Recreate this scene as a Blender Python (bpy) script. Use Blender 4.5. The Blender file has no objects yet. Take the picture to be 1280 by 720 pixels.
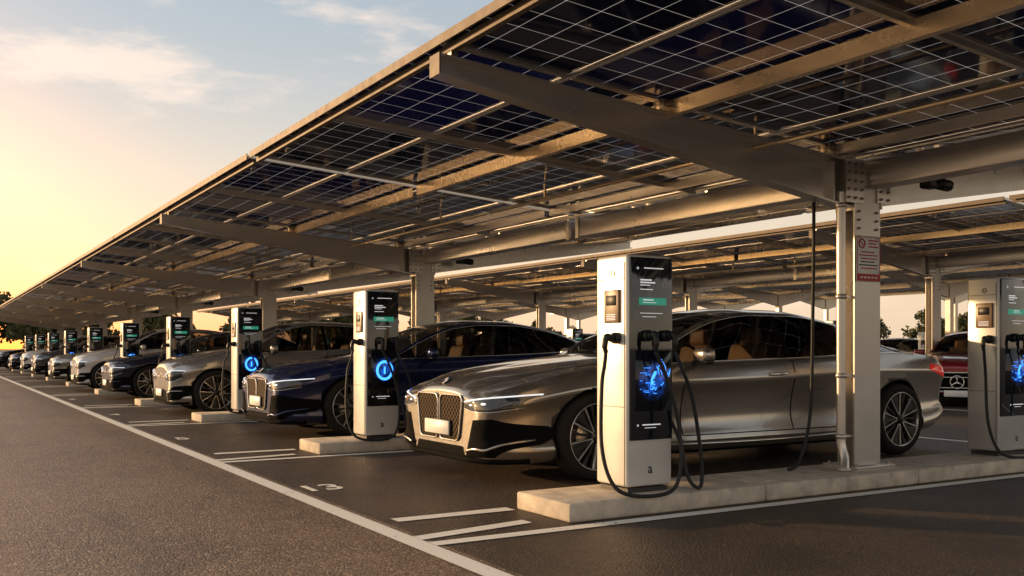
import bpy, bmesh, math, random
from mathutils import Vector, Matrix, Euler
import numpy as np
random.seed(4)
scene=bpy.context.scene
COL=scene.collection
R=math.radians

# ------------------------------------------------------------------ materials
def new_mat(name):
    m=bpy.data.materials.new(name); m.use_nodes=True
    nt=m.node_tree; b=nt.nodes['Principled BSDF']
    return m,nt,b
def N(nt,t,**k):
    n=nt.nodes.new(t)
    for a,v in k.items():
        if a=='inp':
            for i,x in v.items(): n.inputs[i].default_value=x
        else: setattr(n,a,v)
    return n
def mathn(nt,op,a,b=None,c=None,clamp=False):
    n=nt.nodes.new('ShaderNodeMath'); n.operation=op; n.use_clamp=clamp
    for i,x in enumerate((a,b,c)):
        if x is None: continue
        if isinstance(x,(int,float)): n.inputs[i].default_value=x
        else: nt.links.new(x,n.inputs[i])
    return n.outputs[0]
def mixc(nt,fac,a,b,mode='MIX'):
    n=nt.nodes.new('ShaderNodeMix'); n.data_type='RGBA'; n.blend_type=mode
    for i,x in ((0,fac),(6,a),(7,b)):
        if isinstance(x,(int,float)): n.inputs[i].default_value=x
        elif isinstance(x,tuple): n.inputs[i].default_value=x if len(x)==4 else x+(1,)
        else: nt.links.new(x,n.inputs[i])
    return n.outputs[2]
def mat(name,col,rough=.5,metal=0,coat=0,es=0,ecol=None,scale=6,var=.15,bump=0,rvar=.1,bscale=120,spec=.5):
    m,nt,b=new_mat(name); L=nt.links
    tc=N(nt,'ShaderNodeTexCoord')
    nz=N(nt,'ShaderNodeTexNoise',inp={'Scale':scale,'Detail':6,'Roughness':.6})
    L.new(tc.outputs['Object'],nz.inputs['Vector'])
    lo=tuple(c*(1-var) for c in col); hi=tuple(min(1,c*(1+var)) for c in col)
    mr=N(nt,'ShaderNodeMapRange',inp={1:.3,2:.7}); L.new(nz.outputs[0],mr.inputs[0])
    L.new(mixc(nt,mr.outputs[0],lo,hi),b.inputs['Base Color'])
    r=mathn(nt,'MULTIPLY_ADD',mr.outputs[0],rvar,max(0,rough-rvar/2),clamp=True)
    L.new(r,b.inputs['Roughness'])
    b.inputs['Metallic'].default_value=metal
    b.inputs['Coat Weight'].default_value=coat
    b.inputs['Coat Roughness'].default_value=.04
    b.inputs['Specular IOR Level'].default_value=spec
    if es:
        b.inputs['Emission Color'].default_value=(ecol or col)+(1,)
        b.inputs['Emission Strength'].default_value=es
    if bump:
        n2=N(nt,'ShaderNodeTexNoise',inp={'Scale':bscale,'Detail':4}); L.new(tc.outputs['Object'],n2.inputs['Vector'])
        bp=N(nt,'ShaderNodeBump',inp={'Strength':bump,'Distance':.004}); L.new(n2.outputs[0],bp.inputs['Height'])
        L.new(bp.outputs[0],b.inputs['Normal'])
    return m
def car_paint(name,col,metal=.6):
    m,nt,b=new_mat(name); L=nt.links
    tc=N(nt,'ShaderNodeTexCoord')
    nz=N(nt,'ShaderNodeTexNoise',inp={'Scale':900,'Detail':1}); L.new(tc.outputs['Object'],nz.inputs['Vector'])
    mr=N(nt,'ShaderNodeMapRange',inp={1:.35,2:.65}); L.new(nz.outputs[0],mr.inputs[0])
    c=mixc(nt,mr.outputs[0],tuple(x*.8 for x in col),tuple(min(1,x*1.2) for x in col))
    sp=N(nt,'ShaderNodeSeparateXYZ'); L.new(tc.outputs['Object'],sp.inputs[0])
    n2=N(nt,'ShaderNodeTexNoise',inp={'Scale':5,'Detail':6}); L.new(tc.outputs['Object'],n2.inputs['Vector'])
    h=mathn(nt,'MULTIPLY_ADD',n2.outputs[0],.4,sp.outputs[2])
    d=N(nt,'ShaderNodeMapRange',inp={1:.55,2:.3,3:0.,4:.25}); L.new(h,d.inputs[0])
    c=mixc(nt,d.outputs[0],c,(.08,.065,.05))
    L.new(c,b.inputs['Base Color'])
    b.inputs['Metallic'].default_value=metal
    b.inputs['Roughness'].default_value=.22
    b.inputs['Coat Weight'].default_value=1
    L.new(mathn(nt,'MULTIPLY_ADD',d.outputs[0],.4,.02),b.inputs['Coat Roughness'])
    return m
def glass_mat(name,tint,fac=.55):
    m=bpy.data.materials.new(name); m.use_nodes=True; nt=m.node_tree; nt.nodes.clear(); L=nt.links
    o=N(nt,'ShaderNodeOutputMaterial'); t=N(nt,'ShaderNodeBsdfTransparent'); t.inputs[0].default_value=tint+(1,)
    g=N(nt,'ShaderNodeBsdfGlossy',inp={'Roughness':.02}); g.inputs[0].default_value=(1,1,1,1)
    fr=N(nt,'ShaderNodeFresnel',inp={'IOR':1.5}); mx=N(nt,'ShaderNodeMixShader')
    f=mathn(nt,'MULTIPLY_ADD',fr.outputs[0],1.0,.02,clamp=True)
    L.new(f,mx.inputs[0]); L.new(t.outputs[0],mx.inputs[1]); L.new(g.outputs[0],mx.inputs[2]); L.new(mx.outputs[0],o.inputs[0])
    return m

def asphalt():
    m,nt,b=new_mat('asphalt'); L=nt.links
    tc=N(nt,'ShaderNodeTexCoord'); V=tc.outputs['Object']
    def noise(s,d=4,r=.6):
        n=N(nt,'ShaderNodeTexNoise',inp={'Scale':s,'Detail':d,'Roughness':r}); L.new(V,n.inputs['Vector']); return n.outputs[0]
    big=noise(.35,5); mid=noise(2.6,6,.7); fine=noise(150,3)
    vo=N(nt,'ShaderNodeTexVoronoi',inp={'Scale':70}); L.new(V,vo.inputs['Vector'])
    f=mathn(nt,'ADD',mathn(nt,'MULTIPLY',big,.5),mathn(nt,'MULTIPLY',mid,.5))
    mr=N(nt,'ShaderNodeMapRange',inp={1:.36,2:.62}); L.new(f,mr.inputs[0])
    c=mixc(nt,mr.outputs[0],(.112,.076,.052),(.27,.185,.122))  # both tones raised so the open lane looks sunlit
    sep=N(nt,'ShaderNodeSeparateColor'); L.new(vo.outputs['Color'],sep.inputs[0])
    st=mathn(nt,'GREATER_THAN',sep.outputs[0],.80)
    c=mixc(nt,mathn(nt,'MULTIPLY',st,.65),c,(.46,.33,.22))
    dk=mathn(nt,'LESS_THAN',sep.outputs[1],.25)
    c=mixc(nt,mathn(nt,'MULTIPLY',dk,.55),c,(.028,.020,.015))
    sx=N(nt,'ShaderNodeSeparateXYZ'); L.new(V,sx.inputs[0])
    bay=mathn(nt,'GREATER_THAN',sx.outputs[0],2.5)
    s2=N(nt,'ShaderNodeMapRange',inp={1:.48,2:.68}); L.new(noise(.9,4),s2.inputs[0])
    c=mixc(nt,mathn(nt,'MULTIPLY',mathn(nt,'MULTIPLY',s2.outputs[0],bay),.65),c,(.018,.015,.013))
    c=mixc(nt,mathn(nt,'MULTIPLY',bay,.74),c,(.024,.018,.014))  # bays mixed back to dark; only the lane keeps the sunlit tone
    vc=N(nt,'ShaderNodeTexVoronoi',inp={'Scale':.28},feature='DISTANCE_TO_EDGE')
    wv=N(nt,'ShaderNodeVectorMath',operation='ADD'); nn=N(nt,'ShaderNodeTexNoise',inp={'Scale':1.6,'Detail':5}); L.new(V,nn.inputs['Vector'])
    L.new(V,wv.inputs[0]); L.new(nn.outputs[1],wv.inputs[1]); L.new(wv.outputs[0],vc.inputs['Vector'])
    cr=mathn(nt,'LESS_THAN',vc.outputs['Distance'],.0022)
    c=mixc(nt,mathn(nt,'MULTIPLY',cr,.5),c,(.012,.011,.01))
    tr=N(nt,'ShaderNodeTexNoise',inp={'Scale':1.0,'Detail':4}); mpp=N(nt,'ShaderNodeMapping'); mpp.inputs['Scale'].default_value=(1.6,.05,1); L.new(V,mpp.inputs[0]); L.new(mpp.outputs[0],tr.inputs['Vector'])
    t2=N(nt,'ShaderNodeMapRange',inp={1:.48,2:.68,3:0,4:.40}); L.new(tr.outputs[0],t2.inputs[0])
    c=mixc(nt,t2.outputs[0],c,(.045,.032,.024))
    L.new(c,b.inputs['Base Color'])
    L.new(mathn(nt,'MULTIPLY_ADD',mid,.3,.36),b.inputs['Roughness'])
    h=mathn(nt,'ADD',mathn(nt,'MULTIPLY',fine,.5),mathn(nt,'MULTIPLY',vo.outputs['Distance'],-.9))
    bp=N(nt,'ShaderNodeBump',inp={'Strength':.85,'Distance':.011}); L.new(h,bp.inputs['Height']); L.new(bp.outputs[0],b.inputs['Normal'])
    return m
def paint_mark():
    m,nt,b=new_mat('road_paint'); L=nt.links
    tc=N(nt,'ShaderNodeTexCoord'); V=tc.outputs['Object']
    n=N(nt,'ShaderNodeTexNoise',inp={'Scale':30,'Detail':6,'Roughness':.7}); L.new(V,n.inputs['Vector'])
    n2=N(nt,'ShaderNodeTexNoise',inp={'Scale':2,'Detail':3}); L.new(V,n2.inputs['Vector'])
    s=mathn(nt,'ADD',n.outputs[0],mathn(nt,'MULTIPLY',n2.outputs[0],.35))
    mr=N(nt,'ShaderNodeMapRange',inp={1:.79,2:.89}); L.new(s,mr.inputs[0])
    c=mixc(nt,mr.outputs[0],(.92,.88,.80),(.20,.16,.12))
    L.new(c,b.inputs['Base Color']); b.inputs['Roughness'].default_value=.6
    return m
def panel_mat():
    m,nt,b=new_mat('solar_cells'); L=nt.links
    tc=N(nt,'ShaderNodeTexCoord'); sp=N(nt,'ShaderNodeSeparateXYZ'); L.new(tc.outputs['Object'],sp.inputs[0])
    def line(o,pitch,w,off):
        a=mathn(nt,'FRACT',mathn(nt,'ADD',mathn(nt,'DIVIDE',o,pitch),100.+off))
        d=mathn(nt,'MINIMUM',a,mathn(nt,'SUBTRACT',1.,a))
        return mathn(nt,'LESS_THAN',d,w/pitch/2), d
    l1,d1=line(sp.outputs[0],.2375,.0046,0); l2,d2=line(sp.outputs[1],.2531,.0046,0)
    l3,_=line(sp.outputs[1],.0506,.0012,.5)
    dia=mathn(nt,'LESS_THAN',mathn(nt,'ADD',d1,d2),.040)
    ln=mathn(nt,'MAXIMUM',mathn(nt,'MAXIMUM',l1,l2),dia)
    oi=N(nt,'ShaderNodeObjectInfo')
    nz=N(nt,'ShaderNodeTexNoise',inp={'Scale':3,'Detail':5}); L.new(tc.outputs['Object'],nz.inputs['Vector'])
    glint=mathn(nt,'POWER',oi.outputs['Random'],5.)
    base=mixc(nt,glint,(.008,.014,.044),(.02,.03,.30))  # few panels tinted strong blue: glints put into the cell colour
    base=mixc(nt,mathn(nt,'MULTIPLY',nz.outputs[0],.25),base,(.012,.012,.030))
    base=mixc(nt,mathn(nt,'MULTIPLY',l3,.12),base,(.2,.2,.22))
    c=mixc(nt,ln,base,(.70,.68,.66))
    L.new(c,b.inputs['Base Color'])
    L.new(mathn(nt,'MULTIPLY_ADD',nz.outputs[0],.06,.03),b.inputs['Roughness'])
    b.inputs['Specular IOR Level'].default_value=.34
    b.inputs['Specular Tint'].default_value=(.80,.88,1.0,1)
    tr=N(nt,'ShaderNodeBsdfTranslucent'); tr.inputs[0].default_value=(.88,.88,.88,1)
    m2=N(nt,'ShaderNodeMixShader'); L.new(mathn(nt,'MULTIPLY',ln,.42),m2.inputs[0]); L.new(b.outputs[0],m2.inputs[1]); L.new(tr.outputs[0],m2.inputs[2])
    L.new(m2.outputs[0],nt.nodes['Material Output'].inputs[0])
    return m
def mesh_grille():
    m,nt,b=new_mat('grille_mesh'); L=nt.links
    tc=N(nt,'ShaderNodeTexCoord'); sp=N(nt,'ShaderNodeSeparateXYZ'); L.new(tc.outputs['Object'],sp.inputs[0])
    a=mathn(nt,'ADD',sp.outputs[1],sp.outputs[2]); c=mathn(nt,'SUBTRACT',sp.outputs[1],sp.outputs[2])
    fa=mathn(nt,'ABSOLUTE',mathn(nt,'SINE',mathn(nt,'MULTIPLY',a,58.)))
    fc=mathn(nt,'ABSOLUTE',mathn(nt,'SINE',mathn(nt,'MULTIPLY',c,58.)))
    f=mathn(nt,'MINIMUM',fa,fc)
    mr=N(nt,'ShaderNodeMapRange',inp={1:.14,2:.28}); L.new(f,mr.inputs[0])
    L.new(mixc(nt,mr.outputs[0],(.17,.11,.06),(.003,.003,.003)),b.inputs['Base Color'])
    b.inputs['Metallic'].default_value=.2; b.inputs['Roughness'].default_value=.7
    b.inputs['Specular IOR Level'].default_value=.05
    bp=N(nt,'ShaderNodeBump',inp={'Strength':.5,'Distance':.01}); bp.invert=True; L.new(mr.outputs[0],bp.inputs['Height']); L.new(bp.outputs[0],b.inputs['Normal'])
    return m
def leaf_mat():
    m,nt,b=new_mat('leaves'); L=nt.links
    g=N(nt,'ShaderNodeNewGeometry')
    L.new(mixc(nt,g.outputs['Random Per Island'],(.035,.05,.015),(.12,.11,.03)),b.inputs['Base Color'])
    b.inputs['Roughness'].default_value=.7
    return m

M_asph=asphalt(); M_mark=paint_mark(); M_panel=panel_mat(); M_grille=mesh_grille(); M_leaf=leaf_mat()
M_ground=mat('dry_ground',(.10,.085,.055),.95,scale=.2,var=.3)
M_conc=mat('concrete',(.54,.47,.38),.85,scale=7,var=.28,bump=.5,bscale=60)
M_steel=mat('galvanised_steel',(.58,.545,.50),.30,.75,scale=2.5,var=.05,rvar=.07)
M_steelp=mat('post_steel',(.54,.51,.47),.32,.5,scale=3,var=.06,rvar=.08)
M_alu=mat('aluminium',(.66,.61,.55),.30,.7,scale=4,var=.05)
M_trim=mat('edge_trim_metal',(.10,.075,.055),.6,.3,scale=12,var=.12)
M_gold=mat('purlin_steel_sunlit',(.76,.60,.40),.27,.8,scale=2.5,var=.05,rvar=.06)  # golden sunlight on the purlins put into the steel's base colour
M_bolt=mat('bolt',(.34,.30,.27),.4,.9)
M_trunk=mat('bark',(.08,.055,.035),.9,bump=.5)
M_white=mat('charger_shell',(.78,.76,.72),.33,.25,coat=.3,scale=3,var=.05)
M_shellsil=mat('charger_shell_silver',(.60,.59,.57),.33,.4,coat=.3,scale=3,var=.07)
M_blk=mat('black_plastic',(.010,.010,.010),.45,scale=20)
M_int=mat('intake_black',(.006,.006,.006),.85,scale=20,spec=.05)
M_rub=mat('rubber',(.012,.012,.012),.6,scale=30)
M_scr=mat('screen_glass',(.006,.008,.013),.06,coat=1,scale=5,rvar=.03)
M_brown=mat('reader_panel',(.20,.13,.08),.4)
M_green=mat('green_display',(.02,.14,.10),.3,es=.42,ecol=(.03,.42,.28),var=.05)
M_text=mat('screen_text',(.6,.6,.6),.5,es=.5,ecol=(.9,.9,.9))
M_blue=mat('blue_light',(.02,.12,.6),.4,es=3.0,ecol=(.04,.26,1.0))
M_dtext=mat('printed_text',(.03,.03,.03),.5)
M_red=mat('sign_red',(.45,.015,.015),.5)
M_signw=mat('sign_white',(.90,.89,.88),.5,es=0)
M_chrome=mat('chrome',(.80,.78,.75),.1,1.0,rvar=.04)
M_rim=mat('alloy',(.50,.49,.48),.22,.9)
M_rimd=mat('alloy_dark',(.012,.012,.012),.35,.2)
M_tyre=mat('tyre',(.018,.017,.016),.85,bump=.3,spec=.2)
M_seat=mat('leather',(.45,.30,.17),.55)
M_dash=mat('cabin_trim',(.03,.026,.022),.7)
M_hl=mat('headlight_glass',(.03,.035,.04),.06,coat=1,es=0)
M_hlw=mat('headlight_led',(.85,.87,.9),.2,es=.8,ecol=(.9,.95,1.))
M_tail=mat('tail_lens',(.35,.01,.01),.15,coat=1,es=.3,ecol=(1,.03,.02))
M_plate=mat('plate',(.82,.81,.78),.45,var=.03)
M_win=glass_mat('window_glass',(.42,.41,.39))
M_wins=glass_mat('windscreen_glass',(.45,.46,.44))
M_bluep=mat('emblem_blue',(.02,.12,.45),.3)
def glow_panel():
    m,nt,b=new_mat('blue_display'); L=nt.links
    tc=N(nt,'ShaderNodeTexCoord')
    ln=N(nt,'ShaderNodeVectorMath',operation='LENGTH'); L.new(tc.outputs['Object'],ln.inputs[0])
    nz=N(nt,'ShaderNodeTexNoise',inp={'Scale':22,'Detail':5}); L.new(tc.outputs['Object'],nz.inputs['Vector'])
    f=N(nt,'ShaderNodeMapRange',interpolation_type='SMOOTHSTEP',inp={1:.15,2:.02,3:0.,4:1.}); L.new(ln.outputs['Value'],f.inputs[0])
    n2=N(nt,'ShaderNodeMapRange',inp={1:.4,2:.7}); L.new(nz.outputs[0],n2.inputs[0])
    s=mathn(nt,'MULTIPLY',f.outputs[0],mathn(nt,'MULTIPLY_ADD',n2.outputs[0],.9,.05))
    b.inputs['Base Color'].default_value=(.005,.007,.013,1); b.inputs['Roughness'].default_value=.08
    b.inputs['Emission Color'].default_value=(.02,.16,.9,1); L.new(s,b.inputs['Emission Strength'])
    return m
M_glow=glow_panel()

# ------------------------------------------------------------------ mesh builder
def catmull(pts,n,closed=False):
    P=[Vector(p) for p in pts]; out=[]; k=len(P)
    segs=k if closed else k-1
    for i in range(segs):
        if closed: a,b,c,d=P[(i-1)%k],P[i],P[(i+1)%k],P[(i+2)%k]
        else: a,b,c,d=P[max(i-1,0)],P[i],P[i+1],P[min(i+2,k-1)]
        for j in range(n):
            t=j/n
            out.append(.5*((2*b)+(c-a)*t+(2*a-5*b+4*c-d)*t*t+(3*b-a-3*c+d)*t**3))
    if not closed: out.append(P[-1])
    return out
class MB:
    def __init__(s): s.v=[];s.f=[];s.m=[];s.s=[]
    def add(s,vs,fs,mi=0,sm=False,M=None):
        o=len(s.v)
        for v in vs:
            v=Vector(v); 
            if M is not None: v=M@v
            s.v.append(v)
        for f in fs:
            s.f.append(tuple(i+o for i in f)); s.m.append(mi); s.s.append(sm)
    def box(s,c,d,mi=0,M=None):
        x,y,z=c; a,b,e=d[0]/2,d[1]/2,d[2]/2
        vs=[(x+i*a,y+j*b,z+k*e) for i in(-1,1) for j in(-1,1) for k in(-1,1)]
        s.add(vs,[(0,1,3,2),(4,6,7,5),(0,4,5,1),(2,3,7,6),(0,2,6,4),(1,5,7,3)],mi,False,M)
    def bbox(s,c,d,bv=.01,mi=0,seg=2,M=None,taper=None,sm=True):
        bm=bmesh.new(); bmesh.ops.create_cube(bm,size=1)
        for v in bm.verts:
            v.co=Vector((v.co.x*d[0],v.co.y*d[1],v.co.z*d[2]))
            if taper and v.co.z>0: v.co.x*=taper[0]; v.co.y*=taper[1]
        bmesh.ops.bevel(bm,geom=bm.edges[:]+bm.verts[:],offset=bv,segments=seg,profile=.5,affect='EDGES')
        vs=[v.co+Vector(c) for v in bm.verts]; bm.verts.index_update()
        fs=[[v.index for v in f.verts] for f in bm.faces]; bm.free()
        s.add(vs,fs,mi,sm,M)
    def tube(s,pts,r,mi=0,n=8,closed=False,M=None,sm=True):
        P=[Vector(p) for p in pts]; k=len(P); rs=r if isinstance(r,(list,tuple)) else [r]*k
        rings=[];up=None
        for i in range(k):
            a=P[(i-1)%k] if (closed or i>0) else P[i]; b=P[(i+1)%k] if (closed or i<k-1) else P[i]
            t=(b-a); 
            if t.length<1e-9: t=Vector((0,0,1))
            t.normalize()
            if up is None:
                up=Vector((0,0,1)) if abs(t.z)<.9 else Vector((1,0,0))
            u=up-t*up.dot(t)
            if u.length<1e-6: u=t.orthogonal()
            u.normalize(); w=t.cross(u); up=u
            rings.append([P[i]+(u*math.cos(2*math.pi*j/n)+w*math.sin(2*math.pi*j/n))*rs[i] for j in range(n)])
        vs=[v for q in rings for v in q]; fs=[]
        for i in range(k if closed else k-1):
            i2=(i+1)%k
            for j in range(n): fs.append((i*n+j,i*n+(j+1)%n,i2*n+(j+1)%n,i2*n+j))
        if not closed: fs.append(tuple(range(n))[::-1]); fs.append(tuple((k-1)*n+j for j in range(n)))
        s.add(vs,fs,mi,sm,M)
    def cyl(s,a,b,r,mi=0,n=16,r2=None,M=None,sm=True):
        s.tube([a,b],[r,r if r2 is None else r2],mi,n,M=M,sm=sm)
    def lathe(s,prof,c,mi=0,n=48,M=None,closed=False):
        vs=[];k=len(prof)
        for i in range(n):
            a=2*math.pi*i/n
            for r,y in prof: vs.append((c[0]+r*math.cos(a),c[1]+y,c[2]+r*math.sin(a)))
        fs=[]
        for i in range(n):
            i2=(i+1)%n
            for j in range(k-1): fs.append((i*k+j,i*k+j+1,i2*k+j+1,i2*k+j))
        s.add(vs,fs,mi,True,M)
    def prism(s,poly,y0,y1,mi=0,M=None):
        n=len(poly); vs=[(x,y0,z) for x,z in poly]+[(x,y1,z) for x,z in poly]
        fs=[tuple(range(n)),tuple(range(2*n-1,n-1,-1))]+[(i,i+n,(i+1)%n+n,(i+1)%n) for i in range(n)]
        s.add(vs,fs,mi,False,M)
    def text(s,t,size,M,mi=0):
        cu=bpy.data.curves.new('t','FONT'); cu.body=t; cu.size=size; cu.extrude=.0008; cu.align_x='CENTER'; cu.align_y='CENTER'; cu.resolution_u=3; cu.offset=size*.012
        ob=bpy.data.objects.new('t',cu); COL.objects.link(ob); bpy.context.view_layer.update()
        me=bpy.data.meshes.new_from_object(ob.evaluated_get(bpy.context.evaluated_depsgraph_get()))
        s.add([v.co.copy() for v in me.vertices],[tuple(p.vertices) for p in me.polygons],mi,False,M)
        bpy.data.objects.remove(ob); bpy.data.curves.remove(cu); bpy.data.meshes.remove(me)
    def mesh(s,name,mats):
        me=bpy.data.meshes.new(name); me.from_pydata([tuple(v) for v in s.v],[],s.f)
        for m in mats: me.materials.append(m)
        me.polygons.foreach_set('material_index',s.m); me.polygons.foreach_set('use_smooth',s.s)
        me.update()
        bm=bmesh.new(); bm.from_mesh(me); bmesh.ops.recalc_face_normals(bm,faces=bm.faces); bm.to_mesh(me); bm.free()
        return me
    def build(s,name,mats,parent=None,loc=(0,0,0),rot=(0,0,0),**props):
        return mko(name,s.mesh(name,mats),parent,loc,rot,**props)
def mko(name,me,parent=None,loc=(0,0,0),rot=(0,0,0),**props):
    ob=bpy.data.objects.new(name,me); COL.objects.link(ob)
    ob.location=loc; ob.rotation_euler=rot
    if parent: ob.parent=parent
    for k,v in props.items(): ob[k]=v
    return ob
def empty(name,loc,**props):
    e=bpy.data.objects.new(name,None); COL.objects.link(e); e.location=loc; e.empty_display_size=.2
    for k,v in props.items(): e[k]=v
    return e
def copy_thing(root,loc,**props):
    def rec(o,par):
        c=o.copy(); COL.objects.link(c); c.parent=par
        for ch in o.children: rec(ch,c)
        return c
    r=rec(root,None); r.location=loc
    for k,v in props.items(): r[k]=v
    return r

# ------------------------------------------------------------------ setting
mb=MB(); n=64
mb.add([(3000*math.cos(2*math.pi*i/n),3000*math.sin(2*math.pi*i/n),0) for i in range(n)],[tuple(range(n))])
mb.build('ground',[M_ground],kind='structure')
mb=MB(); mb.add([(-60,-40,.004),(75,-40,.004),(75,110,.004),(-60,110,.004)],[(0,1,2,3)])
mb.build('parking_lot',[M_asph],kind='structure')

ISL=[5.42,10.05,15.2,20.1,25.6,31.5,37.4,43.0,48.4,54.0]
CARY=[7.55,12.5,17.6,23.35,28.2,34.0,40.2,45.3,50.7,57.5]
POSTY=[5.45,13.85,22.0,30.3,38.5,46.8,55.1,63.4]
mb=MB(); zz=.0085
def quad(x0,x1,y0,y1,z=zz): mb.add([(x0,y0,z),(x1,y0,z),(x1,y1,z),(x0,y1,z)],[(0,1,2,3)])
quad(2.32,2.45,-12,70)
for y in ISL:
    quad(2.453,9.9,y-.53,y-.42)
    mb.add([(2.453,y-.34,zz),(3.30,y-.20,zz),(3.30,y-.08,zz),(2.453,y-.22,zz)],[(0,1,2,3)])
    quad(2.58,3.46,y+.27,y+.40)
for y in ISL[1:]:
    quad(16.2,22.5,y-.50,y-.42)
quad(15.9,16.0,-12,70); 
quad(10.6,10.7,-5,70)
mb.build('painted_markings',[M_mark],kind='structure')
for y,t in zip(CARY[:4],('13','5','4','3')):
    m2=MB(); m2.text(t,.44,Matrix.Translation((2.68,y-.15,.0085))@Matrix.Scale(.84,4,(1,0,0)))
    m2.build('bay_number_marking',[M_mark],kind='structure')

def island_mesh():
    m=MB(); x=0; 
    for L in (1.75,1.75,1.75,1.65):
        m.bbox((x+L/2,0,.06),(L-.008,.66,.124),.016,0,2); x+=L
    return m.mesh('kerb_island',[M_conc])
ime=island_mesh()
for y in ISL: mko('kerb_island',ime,loc=(3.5,y,.004),kind='structure')
for y in ISL[1:]: mko('kerb_island',ime,loc=(16.9,y,.004),kind='structure')

# ------------------------------------------------------------------ charger
def make_charger(shell,ring,w=.40,d=.36,h=1.64,loc=(0,0,0),rich=True,**props):
    root=empty('charging_station',loc,**props)
    m=MB(); m.bbox((0,0,h/2+.02),(w,d,h-.04),.022,0,3); m.box((0,0,.015),(w-.05,d-.05,.03),1)
    m.box((-w/2-.001,0,h*.36),(.004,d-.05,.004),1); m.box((-w/2-.001,0,h*.90),(.004,d-.05,.004),1)
    m.box((-w/2-.001,-d*.42,h*.5),(.004,.004,h-.1),1)
    m.text('a',.10,Matrix.Translation((.0,-d/2-.001,.16))@Matrix.Rotation(R(90),4,'X'),1)
    m.build('body',[shell,M_dtext],root)
    m=MB(); m.bbox((.004,-d/2-.004,h*.605),(w-.026,.022,h*.77),.009,0,3)
    m.build('screen_panel',[M_scr],root)
    y=-d/2-.0165
    m=MB()
    m.text('o',.035,Matrix.Translation((-w*.30,y,h*.945))@Matrix.Rotation(R(90),4,'X'))
    m.box((.02,y,h*.945),(.17,.002,.007))
    for i,(ww,zo) in enumerate(((.10,.895),(.13,.884),(.085,.873),(.11,.855))): m.box((-w*.32+ww/2+.03,y,h*zo),(ww,.002,.010 if i<2 else .006))
    m.box((0,y,h*.755),(.2,.002,.004)); m.box((-.02,y,h*.74),(.12,.002,.004))
    m.text('o',.03,Matrix.Translation((-.12,y,h*.285))@Matrix.Rotation(R(90),4,'X')); 
    m.box((.0,y,h*.285),(.16,.002,.008)); m.box((-.01,y,h*.272),(.1,.002,.004))
    m.build('screen_text',[M_text],root)
    m=MB(); m.box((.01,y,h*.805),(w*.60,.003,.050),0); m.box((-.03,y-.002,h*.811),(.09,.002,.008),1); m.box((-.02,y-.002,h*.800),(.12,.002,.004),1)
    m.build('display',[M_green,M_text],root)
    if ring:
        m=MB()
        pts=[(.02+.088*math.cos(a),y-.003,h*.46+.096*math.sin(a)) for a in np.linspace(0,2*math.pi,32,endpoint=False)]
        m.tube(pts,.0145,0,6,closed=True); m.box((.02,y-.003,h*.46),(.018,.006,.08),0)
        m.build('status_light',[M_blue],root)
    else:
        m=MB()
        rnd=random.Random(11)
        for q in range(20):
            r0=rnd.uniform(.01,.085); a0=rnd.uniform(0,6.3); a1=a0+rnd.uniform(.3,1.1)
            cx_=.04+rnd.uniform(-.03,.03); cz_=h*.48+rnd.uniform(-.05,.05); dr=rnd.uniform(-.02,.04)
            pts=[(cx_+(r0+dr*i/12)*math.cos(a),y-.003,cz_+(r0+dr*i/12)*1.4*math.sin(a)) for i,a in enumerate(np.linspace(a0,a1,13))]
            w0=rnd.uniform(.0008,.004)
            m.tube(pts,[.0003+w0*math.sin(math.pi*(i+.5)/13) for i in range(13)],0,5)
        m.tube([(.035+(.030+.012*math.sin(2*a))*math.cos(a),y-.003,h*.48+.046*math.sin(a)) for a in np.linspace(1.2,4.6,20)],[.002+.006*math.sin(math.pi*i/19) for i in range(20)],0,6)
        for q in range(9):
            zq=h*.48+rnd.uniform(-.10,.09); m.box((.04+rnd.uniform(-.14,-.05),y-.003,zq),(rnd.uniform(.01,.06),.003,.0022),0)
        m.build('status_light',[M_blue],root)
    m=MB(); m.bbox((0,0,0),(w*.78,.003,.42),.001,0,1)
    m.build('lower_display',[M_glow],root,loc=(.015,y+.0005,h*.47))
    x=-w/2
    rd=min(.17,d-.08)
    m=MB(); m.bbox((x-.006,-.02,h*.785),(.022,rd,.23),.006,0,2); m.bbox((x-.019,-.02,h*.81),(.006,rd*.65,.07),.002,1,1)
    for k in range(4): m.box((x-.0185,-.02,h*.75-.012*k),(.003,rd*.6,.004),2)
    m.build('card_reader',[M_brown,M_blk,M_text],root)
    m=MB(); 
    m.tube([(x-.002,-.02+.022*math.cos(a),h*.925+.022*math.sin(a)) for a in np.linspace(0,2*math.pi,20,endpoint=False)],.003,0,5,closed=True)
    m.box((x-.002,-.02,h*.925),(.003,.024,.005)); m.box((x-.002,-.02,h*.925-.012),(.003,.016,.004))
    m.build('side_logo',[M_dtext],root)
    for (p,dirv) in (((x-.02,-.08,h*.65),(-1,0,0)),((w*.30,-d/2-.03,h*.66),(0,-1,0)),((-w*.12,-d/2-.03,h*.66),(0,-1,0))):
        P=Vector(p); D=Vector(dirv)
        m=MB(); m.cyl(P-D*.02,P+D*.02,.040,0,18); m.cyl(P+D*.02,P+D*.05,.028,0,16)
        m.tube(catmull([P+D*.04,P+D*.08+Vector((0,0,.005)),P+D*.095+Vector((0,0,-.05)),P+D*.085+Vector((0,0,-.10))],5),[.026]*6+[.021]*6+[.017]*4,0,10)
        m.build('plug',[M_blk],root)
    zb=h*.65-.09; 
    c1=[(x-.105,-.08,zb),(x-.14,-.11,zb-.10),(x-.20,-.16,zb*.75),(x-.23,-.20,zb*.35),(x-.19,-.26,.10),(x-.08,-.33,.016),(.0,-.38,.02),(.10,-.38,.16),(.125,-.34,.45),(.05,-.32,.75),(-w*.12,-d/2-.115,zb)]
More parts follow.
